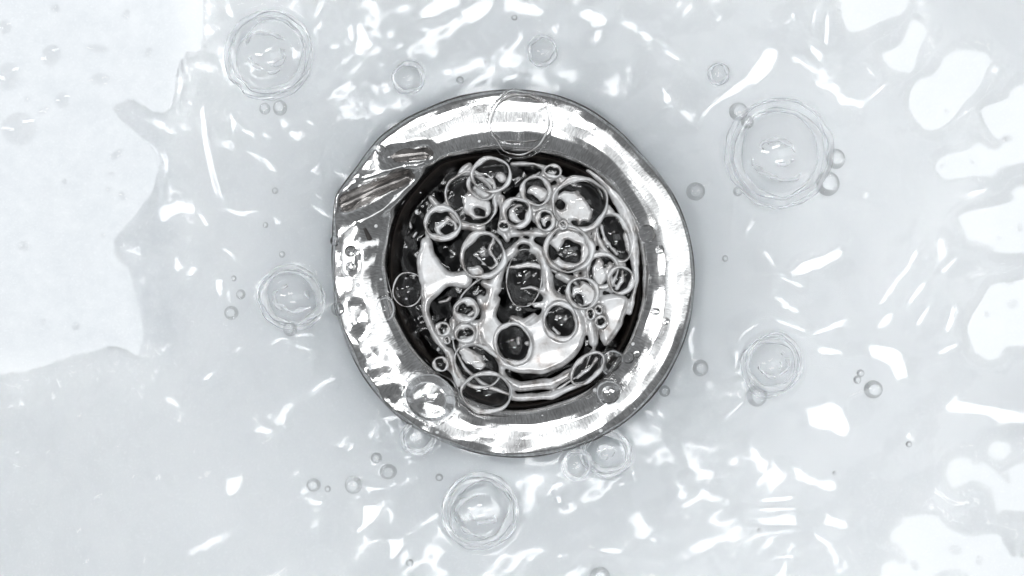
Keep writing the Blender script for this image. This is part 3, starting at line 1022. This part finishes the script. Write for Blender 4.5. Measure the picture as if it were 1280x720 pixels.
# ------------------------------------------------------------------ bubbles in the drain: x, y, rx, ry, rot, options
# w = rim half width, z = height, lin = lining shapes inside, painted as white reflections: ('e',cx,cy,rx,ry,rot) add, ('h',...) hole, ('l',pts) strand
DRAIN_BUBBLES = [
    (614, 218, 25, 23, 0.1, dict(w=2.2, z=-4, lin=[('l', [(592, 214, 2), (612, 226, 2), (628, 238, 2)]), ('e', 626, 222, 6, 8, 0)],
     label='dark hollow bubble at the top of the drain hole, crossed by a slanting film')),
    (602, 232, 19, 16, 0.5, dict(w=1.8, z=-9, lin=[('e', 603, 239, 13, 7, 0.5)], label='small bubble with a white lens inside, wedged below the topmost dark bubble')),
    (588, 249, 31, 36, -0.5, dict(w=2.4, z=-13, lin=[('e', 595, 255, 20, 17, 0.8), ('h', 600, 265, 9, 4, 0.6), ('h', 572, 240, 6, 14, 0.2)],
     label='big tilted bubble with painted reflections inside, at the upper left of the drain hole')),
    (553, 279, 22, 22, 0, dict(w=3.0, z=-8, lin=[('e', 556, 283, 15, 14, 0), ('h', 560, 286, 8.5, 8, 0), ('h', 549, 272, 8, 7, 0)],
     label='bubble with a white C shape round its eye, beside the dark left crescent')),
    (646, 265, 18, 19, 0, dict(w=3.0, z=-5, lin=[('e', 648, 267, 12, 12, 0), ('h', 651, 267, 6.5, 8, 0)],
     label='round bubble with a second ring inside, in the middle of the upper foam')),
    (670, 238, 20, 19, 0.2, dict(w=2.2, z=-6, lin=[('e', 672, 241, 14, 9, 0.35), ('h', 665, 247, 8, 3, 0.6)],
     label='bubble with a bright half moon inside, right of the black gap at the top')),
    (691, 214, 11, 8, 0.1, dict(w=1.8, z=-2, lin=[('l', [(684, 214, 1.2), (692, 217, 1.5), (698, 212, 1.2)])], label='tiny oval bubble on the upper rim of the drain hole')),
    (726, 254, 36, 35, 0.4, dict(w=2.6, z=-10, lin=[('e', 718, 260, 25, 22, 0.5), ('h', 701, 256, 5, 7, 0), ('h', 718, 277, 5, 3.5, 0), ('h', 731, 279, 4, 3, 0), ('h', 742, 246, 10, 20, -0.7)],
     label='largest bubble in the upper right of the hole, filled with white reflections')),
    (682, 275, 12, 14, -0.3, dict(w=2.4, z=-6, lin=[('e', 684, 275, 7, 8, 0), ('h', 686, 280, 5, 4, -0.5)], label='small bubble between the double ringed one and the largest upper right one')),
    (704, 281, 6, 6, 0, dict(w=1.8, z=-3, lin=[], label='tiny bubble under the left end of the largest upper right bubble')),
    (630, 282, 7, 7, 0, dict(w=1.8, z=-3, lin=[], label='tiny bubble at the lower left of the double ringed one')),
    (604, 319, 28, 30, 0.2, dict(w=3.0, z=-8, lin=[('l', [(618, 296, 3), (612, 312, 2), (622, 330, 2), (614, 336, 2)]), ('l', [(594, 318, 1.5), (606, 330, 1.5), (613, 335, 2)]), ('e', 594, 340, 13, 7, 0.5), ('h', 620, 300, 5, 6, -0.6)],
     label='big dark bubble with thin white strands inside, left of the middle')),
    (711, 312, 31, 29, 0.1, dict(w=2.8, z=-6, lin=[('e', 711, 312, 27, 25, 0), ('h', 713, 315, 14, 14, 0.2), ('h', 690, 315, 6.5, 10, -0.3), ('h', 710, 342, 8, 3, 0)],
     label='big bubble with a broad white ring round one large dark eye, right of the middle')),
    (769, 296, 21, 33, -0.35, dict(w=2.4, z=-13, lin=[('l', [(752, 282, 2), (758, 300, 3), (772, 318, 2)]), ('e', 786, 304, 5, 18, -0.2)], label='tall dark bubble at the right wall of the drain hole')),
    (753, 338, 20, 23, 0.1, dict(w=2.4, z=-8, lin=[('e', 750, 342, 9, 19, 0), ('e', 762, 336, 5, 8, 0)], label='bubble with an upright white sliver inside, left of the rightmost one')),
    (776, 350, 17, 18, 0.2, dict(w=2.2, z=-3, lin=[('l', [(778, 340, 1.4), (777, 350, 2), (772, 360, 2.4)]), ('l', [(764, 346, 3), (766, 356, 3)])], label='rightmost round bubble, overlapping the right lip of the hole')),
    (728, 367, 21, 20, 0.5, dict(w=2.4, z=-5, lin=[('e', 731, 368, 16, 15, 0.6), ('h', 721, 354, 7, 4, -0.1), ('h', 726, 376, 4, 9, -0.6)], label='bubble almost filled with white, with two small dark spots, right of the middle')),
    (582, 388, 16, 15, 0, dict(w=3.6, z=-6, lin=[('l', [(576, 395, 2), (584, 397, 2), (592, 390, 2)])], label='thick walled bubble, upper one of a pair at the lower left')),
    (581, 417, 13, 12, 0, dict(w=3.0, z=-6, lin=[('e', 582, 423, 8, 4, 0)], label='thick walled bubble, lower one of a pair at the lower left')),
    (554, 411, 9, 9, 0, dict(w=2.2, z=-3, lin=[('e', 555, 414, 3, 3, 0)], label='tiny ring bubble set in the white foam at the lower left')),
    (559, 425, 4, 5, 0, dict(w=1.3, z=-2, lin=[], label='pin head bubble just below the tiny ring bubble in the foam')),
    (701, 402, 21, 25, -0.15, dict(w=2.6, z=-7, lin=[('l', [(696, 396, 1.2), (692, 410, 1.6), (698, 418, 2)])], label='bubble with a clean dark eye, lower right of the middle')),
    (642, 430, 23, 28, -0.35, dict(w=2.4, z=-7, lin=[('e', 648, 426, 2.5, 5, 0), ('e', 659, 430, 4, 4, 0)], label='bubble with the blackest oval eye, at the bottom of the white foam')),
    (656, 346, 24, 36, 0.1, dict(w=0.7, z=-14, lin=[('l', [(652, 361, 1.2), (664, 359, 2.6), (675, 363, 1.6)])], label='tall dark bubble in the very middle of the foam')),
    (597, 457, 33, 27, 0.5, dict(w=2.2, z=-14, lin=[('e', 590, 448, 20, 9, 0.6)], label='dark lens shaped bubble at the lower left lip of the hole')),
    (609, 490, 33, 26, 0.1, dict(w=2.0, z=2, lin=[], label='grey bubble bulging from the hole onto the lower part of the steel ring')),
    (734, 461, 26, 15, -0.75, dict(w=2.2, z=-4, lin=[('l', [(722, 472, 2), (736, 462, 1.5), (746, 448, 1.5)])], label='slanting lens shaped bubble at the lower right of the hole')),
    (738, 392, 6, 7, 0, dict(w=1.6, z=-2, lin=[], label='leftmost of three tiny bubbles in the right hand foam')),
    (748, 387, 5, 6, 0, dict(w=1.4, z=-1, lin=[], label='topmost of three tiny bubbles in the right hand foam')),
    (751, 402, 7, 8, 0, dict(w=1.6, z=-2, lin=[], label='lowest of three tiny bubbles in the right hand foam')),
    (509, 362, 20, 21, 0, dict(w=0.8, z=-18, lin=[], label='faint thin bubble in the dark crescent at the left of the hole')),
    (551, 455, 10, 9, 0, dict(w=1.8, z=-2, lin=[], label='small bubble on the lower left lip, between the dark crescent and a big ring bubble')),
    (656, 414, 92, 84, 0.0, dict(w=1.6, z=-20, lin=[], clear=False, label='widest bubble of the hole, an arc of thin film holding up the lower foam')),
]
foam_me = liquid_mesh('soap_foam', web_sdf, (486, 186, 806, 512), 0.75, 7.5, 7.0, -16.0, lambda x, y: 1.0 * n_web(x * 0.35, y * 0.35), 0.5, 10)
tag(new_obj('soap_foam', foam_me, M_FOAM), 'soap foam, its reflections painted white, stretched between the bubbles in the drain hole', 'foam', None, 'stuff')


# ------------------------------------------------------------------ bubble builders
def dome_mesh(name, rx, ry, rot, hgt, nseg=40, nring=14, zlift=0.0):
    V = [(0, 0, (hgt + zlift) * S)]
    c, s = math.cos(-rot), math.sin(-rot)
    # spherical cap of base radius 1 and height q
    q = hgt / ((rx + ry) / 2)
    Rc = (1 + q * q) / (2 * q)
    amax = math.asin(min(1, 1 / Rc)) if q <= 1 else math.pi - math.asin(1 / Rc)
    for i in range(1, nring + 1):
        a = amax * i / nring
        rr_ = Rc * math.sin(a)
        zz = (Rc * math.cos(a) - (Rc - q)) * (rx + ry) / 2
        for k in range(nseg):
            p = 2 * math.pi * k / nseg
            u, v = rx * rr_ * math.cos(p), ry * rr_ * math.sin(p)
            V.append(((u * c - v * s) * S, (u * s + v * c) * S, (zz + zlift) * S))
    F4, me = [], bpy.data.meshes.new(name)
    faces = [(0, 1 + k, 1 + (k + 1) % nseg) for k in range(nseg)]
    for i in range(nring - 1):
        for k in range(nseg):
            a = 1 + i * nseg + k
            b = 1 + i * nseg + (k + 1) % nseg
            faces.append((a, a + nseg, b + nseg, b))
    me.from_pydata(V, [], faces)
    me.polygons.foreach_set('use_smooth', [True] * len(faces))
    me.update()
    return me


def close_base(me):
    bm = bmesh.new()
    bm.from_mesh(me)
    bmesh.ops.contextual_create(bm, geom=[e for e in bm.edges if e.is_boundary])
    bm.to_mesh(me)
    bm.free()


def ring_sdf(cx, cy, rx, ry, rot, w_, nz, wob, dist=1.0, double=False):
    am = dist * min(1.0, 0.035 * min(rx, ry))

    def f(x, y):
        d = sd_ellipse(x + am * n_rip2(x * 1.4 + 50 * wob, y), y + am * n_rip2(y * 1.4, x + 70 * wob), cx, cy, rx, ry, rot)
        ang = np.arctan2(y - cy, x - cx)
        ww = w_ * (1 + 0.38 * np.sin(2 * ang + wob) + 0.16 * np.sin(5 * ang + 2 * wob))
        o_ = np.abs(d + ww * 0.4) - ww * 0.62
        if min(rx, ry) > 12 and double:
            o_ = np.minimum(o_, np.abs(d + ww * 2.05) - ww * 0.42)
        return o_ + 0.10 * nz(x, y)
    return f


def lin_sdf(shapes, cx, cy, rx, ry, rot):
    def f(x, y):
        d = np.full(x.shape, 1e3)
        for s_ in shapes:
            if s_[0] == 'e':
                d = smin(d, sd_ellipse(x, y, *s_[1:]), 3.0)
        for s_ in shapes:
            if s_[0] == 'h':
                d = smax(d, -sd_ellipse(x, y, *s_[1:]), 2.0)
        for s_ in shapes:
            if s_[0] == 'l':
                d = smin(d, sd_line(x, y, s_[1], 2.0), 2.0)
        d = d + 0.9 * n_web(x * 1.6, y * 1.6) + 0.15 * n_web2(x, y)
        return smax(d, sd_ellipse(x, y, cx, cy, rx * 0.97, ry * 0.97, rot), 1.5)
    return f


DB_GROUP = 'soap bubbles in the drain hole'
for k, (bx, by, rx, ry, rot, op) in enumerate(DRAIN_BUBBLES):
    root = new_obj('soap_bubble', None)
    root.location = P(bx, by, op['z'])
    tag(root, op['label'], 'bubble', DB_GROUP)
    m_ = max(rx, ry) + 6
    box = (bx - m_, by - m_, bx + m_, by + m_)
    me = liquid_mesh('rim', ring_sdf(bx, by, rx, ry, rot, op['w'] * 1.8, n_web2, k * 1.7, 1.0), box, 0.5 if m_ < 60 else 0.8, op['w'] * 1.5, op['w'] * 1.1, op['z'])
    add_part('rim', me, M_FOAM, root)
    dm = dome_mesh('film', rx * 0.98, ry * 0.98, rot, 0.7 * (rx + ry) / 2 if rx < 60 else 0.35 * rx)
    if rx < 60:
        new_obj('film', dm, M_FILM, root)
    if op['lin']:
        me = liquid_mesh('reflection_lining', lin_sdf(op['lin'], bx, by, rx, ry, rot), box, 0.55, 3.5, 5.0, op['z'] - 5, None, 0.5, 6)
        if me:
            add_part('reflection_lining', me, M_FOAM, root)

# ------------------------------------------------------------------ clear bubbles on the water of the basin
for k, (bx, by, ro, ri, lab) in enumerate(BASIN_BUBBLES):
    zz = Z_WATER(bx, by) if math.hypot(bx - CX, by - CY) > 235 else 0.0
    zz = max(zz, z_basin(np.array([bx]), np.array([by]))[0] + 6)
    root = new_obj('soap_bubble', None)
    root.location = P(bx, by, zz)
    tag(root, lab, 'bubble', 'clear bubbles floating on the basin water')
    ex = rr.uniform(0.94, 1.05)
    m_ = ro + 10
    box = (bx - m_, by - m_, bx + m_, by + m_)
    wi = 2.6 + 0.075 * ri
    me = liquid_mesh('rim', ring_sdf(bx, by, ri * ex + wi, ri / ex + wi, 0.4, wi, n_web2, k * 2.1), box, 0.7, wi * 0.42, wi * 0.9, zz, None, 0.5, 3)
    add_part('rim', me, M_MEN, root)
    wo = 2.0 + 0.04 * ro
    me = liquid_mesh('outer_ring', ring_sdf(bx, by, ro * ex, ro / ex, 0.4, wo, n_web2, k * 1.3), box, 0.7, wo * 0.35, wo * 0.9, zz - 1, None, 0.5, 3)
    add_part('outer_ring', me, M_MEN, root)
    if k in (0, 1, 2, 3, 4, 5):
        # wavy pale threads painting the curved refractions under the dome
        q = random.Random(100 + k)
        shp = []
        for _ in range(3 + (k < 4)):
            a0, rad, sp = q.uniform(0, 6.28), q.uniform(0.25, 0.75) * ri, q.uniform(1.2, 2.6)
            shp.append(('l', [(bx + q.uniform(-2, 2) + rad * (1 + 0.25 * math.sin(3 * t_)) * math.cos(a0 + sp * t_), by + rad * (1 + 0.2 * math.cos(4 * t_)) * math.sin(a0 + sp * t_), 0.7 + 0.05 * ri * math.sin(3.14 * t_) * 0.7)
                              for t_ in np.linspace(0, 1, 9)]))
        me = liquid_mesh('reflection_lining', lin_sdf(shp, bx, by, ri * 0.95, ri * 0.95, 0.0), box, 0.6, 0.7, 2.0, zz + 0.5, None, 0.5, 3)
        if me:
            add_part('reflection_lining', me, M_MEN, root)
    dm = dome_mesh('film', ri * ex, ri / ex, 0.4, 0.55 * ri, 56, 18)
    new_obj('film', dm, M_FILM, root)

# ------------------------------------------------------------------ bubbles sitting on the steel ring


def z_ring(x, y):
    return float(flange_z(np.array([float(x)]), np.array([float(y)]))[0])


RING_BUBBLES = [
    (650, 156, 37, 38, 0.0, 'large clear bubble on the top of the steel ring, above the hole'),
    (538, 497, 33, 29, 0.5, 'large clear bubble on the lower left of the steel ring'),
    (767, 455, 16, 16, 0.0, 'medium clear bubble at the lower right lip of the hole'),
    (761, 491, 15, 15, 0.0, 'medium clear bubble with dark ring on the lower right of the steel ring'),
    (481, 386, 12, 14, 0.0, 'flat grey bubble on the left side of the steel ring, next to the black hole'),
]
for k, (bx, by, rx, ry, rot, lab) in enumerate(RING_BUBBLES):
    zz = z_ring(bx, by) + 1.5
    root = new_obj('soap_bubble', None)
    root.location = P(bx, by, zz)
    tag(root, lab, 'bubble', 'bubbles sitting on the steel ring')
    m_ = max(rx, ry) + 8
    box = (bx - m_, by - m_, bx + m_, by + m_)
    wi = 1.2 + 0.045 * rx
    me = liquid_mesh('rim', ring_sdf(bx, by, rx, ry, rot, wi * (0.55 if k == 0 else 1.0), n_web2, k * 2.1), box, 0.5, wi * 1.6, wi, zz)
    add_part('rim', me, M_MEN if k else M_FOAM, root)
    me = liquid_mesh('outer_ring', ring_sdf(bx, by, rx + wi * 1.6, ry + wi * 1.6, rot, wi * 0.6, n_web2, k * 1.3), box, 0.5, wi * 1.2, wi * 0.7, zz)
    add_part('outer_ring', me, M_DROP, root)
    dm = dome_mesh('film', rx * 0.98, ry * 0.98, rot, (0.5 if k == 0 else 0.75) * rx, 48, 16)
    if k not in (0, 4):
        close_base(dm)
    new_obj('film', dm, (M_FILM, M_DROP, M_DROP, M_DROP, M_FILM)[k], root)

# ------------------------------------------------------------------ small bubbles and drops, one clear body each


def drop(x, y, r, z, lab, cat, group, name, flat=0.7, ry=None, mat=None, rot=0.0):
    ry = r if ry is None else ry
    me = dome_mesh(name, r, ry, rot, flat * r, 28 if r > 6 else 16, 9 if r > 6 else 6)
    if name == 'small_bubble':
        close_base(me)                        # the others have their open base sunk into what they stand on
    o = new_obj(name, me, mat or M_DROP)
    o.location = P(x, y, z)
    tag(o, lab, cat, group)
    return o


RB = 'small beads on the steel ring'
for x, y, r, lab in [
    (770, 433, 8, 'small clear bead on the hole lip, just above a medium bubble at lower right'),
    (787, 448, 8, 'small clear bead between a medium bubble and a darker bead, lower right of the ring'),
    (797, 443, 5, 'dark little bead ending a row of beads, lower right of the steel ring'),
    (747, 477, 6, 'small bead between two medium bubbles at the lower right lip'),
    (810, 292, 12, 'largest clear bead on the right side of the steel ring'),
    (825, 312, 6, 'dark bead just below the largest bead on the right of the ring'),
    (821, 389, 5, 'upper one of two dark beads low on the right of the ring'),
    (832, 402, 5.5, 'lower one of two dark beads low on the right of the ring'),
    (420, 301, 7, 'clear bead on the outer left edge of the ring, beside the slot'),
    (438, 313, 8, 'clear bead just below the dark slot in the steel ring'),
    (438, 334, 7, 'clear bead second below the dark slot in the steel ring'),
    (423, 386, 9, 'flat grey bead on the left edge of the steel ring'),
    (476, 188, 7, 'clear bead at the upper left corner of the steel ring, beside the folds'),
    (793, 367, 5, 'tiny bead on the right lip of the hole, below the rightmost bubble'),
]:
    drop(x, y, r, z_ring(x, y) - 0.5, lab, 'bead', RB, 'water_bead')

BW = 'small bubbles on the basin water'
for x, y, r, lab in [
    (330, 135, 7, 'left one of a pair of small bubbles under the largest upper left bubble'),
    (349, 134, 9, 'right one of a pair of small bubbles under the largest upper left bubble'),
    (924, 139, 12, 'small bubble stuck to the upper left of the largest bubble'),
    (935, 152, 8, 'smaller bubble squeezed between the largest bubble and its upper left neighbour'),
    (1046, 198, 12, 'small bubble stuck to the right side of the largest bubble'),
    (1036, 229, 15, 'oval bubble stuck to the lower right of the largest bubble'),
    (923, 239, 6, 'tiny bubble stuck to the lower left of the largest bubble'),
    (947, 495, 13, 'small bubble stuck below the medium double ringed bubble right of the drain'),
    (870, 239, 12, 'small bubble close outside the upper right edge of the steel ring'),
    (876, 460, 10, 'small bubble outside the lower right edge of the steel ring, dark on its left'),
    (1093, 487, 12, 'single small bubble far right, under a large white glare'),
    (1077, 467, 5, 'upper one of two tiny bubbles left of a single bubble at far right'),
    (1073, 475, 5, 'lower one of two tiny bubbles left of a single bubble at far right'),
    (362, 411, 9, 'small bubble under the bubble with the dark crescent, left of the drain'),
    (391, 607, 9, 'leftmost small bubble of a row of three at the lower left of the drain'),
    (409, 612, 4, 'tiny middle bubble of a row of three at the lower left of the drain'),
    (441, 607, 11, 'right hand small bubble of a row of three at the lower left of the drain'),
    (470, 573, 7, 'small dark edged bubble below the lower left edge of the drain'),
    (485, 590, 11, 'small clear bubble below the dark edged one, lower left of the drain'),
    (575, 100, 5, 'tiny dark bubble outside the top left of the steel ring'),
    (643, 21, 4, 'tiny bubble near the top edge, straight above the drain'),
    (831, 489, 7, 'tiny bubble hugging the lower right edge of the steel ring'),
    (288, 391, 9, 'small flat ring bubble alone, far left of the drain'),
    (300, 368, 6, 'smallest flat ring bubble alone, far left of the drain and above another'),
    (1138, 556, 4, 'tiny dark speck bubble at the lower right, below a wide white glare'),
    (907, 323, 4, 'tiny bubble alone right of the steel ring'),
    (549, 597, 5, 'tiny bubble between the drain and the large bubble below it'),
    (512, 704, 5, 'tiny bubble at the bottom edge, left of the large bubble below the drain'),
    (343, 238, 4, 'tiny bubble in the ripples upper left of the drain'),
    (331, 281, 3.5, 'tiny dark bubble in the ripples left of the drain'),
    (750, 722, 13, 'bubble cut off by the bottom edge of the picture'),
    (352, 318, 4, 'tiny bubble on top of the bubble with the dark crescent'),
    (291, 348, 3.5, 'pin head bubble far left of the drain, above two flat ring bubbles'),
    (1044, 592, 2.5, 'pin head bubble beside a white glint at the lower right'),
    (950, 664, 3, 'pin head bubble under a stack of white bars at the lower right'),
]:
    drop(x, y, r, Z_WATER(x, y) - 0.4, lab, 'bubble', BW, 'small_bubble', 0.64, r * rr.uniform(0.88, 1.12), M_PALE)

# drops left standing on the dry porcelain
DL = 'water drops on the dry porcelain'
for x, y, r, ry, rot, lab in [
    (8, 94, 17, 20, 0.2, 'water drop cut by the left edge, upper one of two'),
    (20, 160, 25, 23, 0.1, 'largest water drop, at the left edge on the pale dry porcelain'),
    (60, 68, 14, 17, 0.4, 'rounded water drop with a tail, near the top left corner'),
    (75, 124, 11, 12, 0.0, 'round water drop right of the largest one on the left'),
    (121, 98, 15, 9, -0.1, 'lens shaped water drop in the middle of the dry left area'),
    (118, 59, 15, 6, 0.1, 'long narrow water drop near the top of the dry left area'),
    (66, 9, 7, 7, 0, 'small water drop by the top edge, above the drop with a tail'),
    (155, 16, 6, 8, 0.4, 'small water drop by the top edge, near the inner border of the dry area'),
    (184, 64, 6, 7, 0, 'small water drop near the upper right border of the dry left area'),
    (143, 192, 12, 6, -0.6, 'crooked little water drop low in the dry left area'),
    (137, 217, 6, 3, 0, 'flat tiny drop just below the crooked little drop'),
    (52, 137, 9, 5, -0.4, 'small slanting drop between the largest drop and the round one'),
    (30, 122, 4, 4, 0, 'tiny drop between the two drops at the left edge'),
    (4, 32, 9, 11, 0, 'faint drop cut by the left edge in the top corner'),
    (133, 236, 5, 4, 0, 'left one of two small drops in the dry area left of the drain'),
    (150, 244, 8, 5, 0.9, 'right one of two small drops in the dry area left of the drain'),
    (78, 226, 4, 4, 0, 'tiny drop left of two small drops in the dry left area'),
    (27, 307, 9, 8, 0, 'shallow drop near the left edge at the height of the drain'),
    (92, 408, 6, 6, 0, 'shallow drop low in the dry left area'),
    (51, 402, 4, 5, 0, 'tiny drop left of a shallow drop low in the dry left area'),
    (126, 294, 4, 4, 0, 'tiny drop near the bay in the border of the dry left area'),
    (1197, 689, 10, 7, 0.2, 'drop in the middle of the lower right white patch'),
    (1146, 708, 6, 8, -0.5, 'drop at the lower left of the lower right white patch'),
    (1227, 702, 5, 7, 0, 'small triangular drop right of the middle of the lower right white patch'),
    (1195, 735, 32, 24, 0.0, 'wide drop cut by the bottom edge in the lower right white patch'),
    (1269, 380, 8, 7, 0, 'drop in the white patch at the right edge, below the middle'),
    (1237, 393, 5, 4, 0, 'small drop left of another in the white patch below the middle'),
    (1252, 297, 3.5, 3, 0, 'tiny dark drop in the white patch at the right edge, middle height'),
    (1278, 284, 4, 6, 0, 'drop cut by the right edge in the middle white patch'),
    (1180, 207, 3, 3.5, 0, 'tiny drop at the left tip of the long upper right white patch'),
    (1218, 202, 3.5, 2.5, 0.4, 'tiny drop in the middle of the long upper right white patch'),
    (1262, 172, 8, 6, 0, 'drop in the notch above the long upper right white patch'),
    (1186, 138, 3, 3, 0, 'tiny drop in the rounded upper right white patch'),
]:
    zz = float(z_basin(np.array([float(x)]), np.array([float(y)]))[0])
    drop(x, y, r, zz - 0.25 - 0.012 * r, lab, 'drop', DL, 'water_drop', max(0.11, 1.3 / r), ry, M_FAINT, rot)

# tiny white domes, painted glints on the wet steel and dark water
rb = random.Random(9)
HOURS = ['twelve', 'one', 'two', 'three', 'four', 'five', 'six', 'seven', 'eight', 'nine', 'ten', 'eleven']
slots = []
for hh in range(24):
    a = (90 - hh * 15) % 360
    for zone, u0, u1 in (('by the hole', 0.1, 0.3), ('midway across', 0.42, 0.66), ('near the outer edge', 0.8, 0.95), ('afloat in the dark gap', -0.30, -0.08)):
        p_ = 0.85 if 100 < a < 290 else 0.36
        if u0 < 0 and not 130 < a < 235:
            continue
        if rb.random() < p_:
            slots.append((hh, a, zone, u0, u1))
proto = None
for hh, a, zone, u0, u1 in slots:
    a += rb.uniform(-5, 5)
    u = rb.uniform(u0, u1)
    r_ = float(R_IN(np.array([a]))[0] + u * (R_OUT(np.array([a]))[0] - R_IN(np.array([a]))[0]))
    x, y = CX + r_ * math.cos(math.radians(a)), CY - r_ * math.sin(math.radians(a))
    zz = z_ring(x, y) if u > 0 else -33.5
    lab = ('tiny white speck ' if u < 0 else 'tiny painted glint on the steel ring ') + 'at %s%s o\'clock, %s' % ('half past ' if hh % 2 else '', HOURS[hh // 2], zone)
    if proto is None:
        proto = drop(x, y, 1.7, zz, lab, 'speck', 'tiny painted glints in the drain', 'glint_speck', 0.6, None, M_GLINT)
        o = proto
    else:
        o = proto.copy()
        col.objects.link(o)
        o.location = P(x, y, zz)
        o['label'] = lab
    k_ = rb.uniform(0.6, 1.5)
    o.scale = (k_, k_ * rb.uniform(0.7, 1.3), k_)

sc.cycles.use_denoising = True
sc.cycles.caustics_refractive = True
sc.cycles.caustics_reflective = True
sc.cycles.max_bounces = 24
sc.cycles.diffuse_bounces = 12
sc.cycles.transparent_max_bounces = 24
sc.cycles.transmission_bounces = 20
sc.cycles.glossy_bounces = 6
sc.cycles.sample_clamp_indirect = 30.0
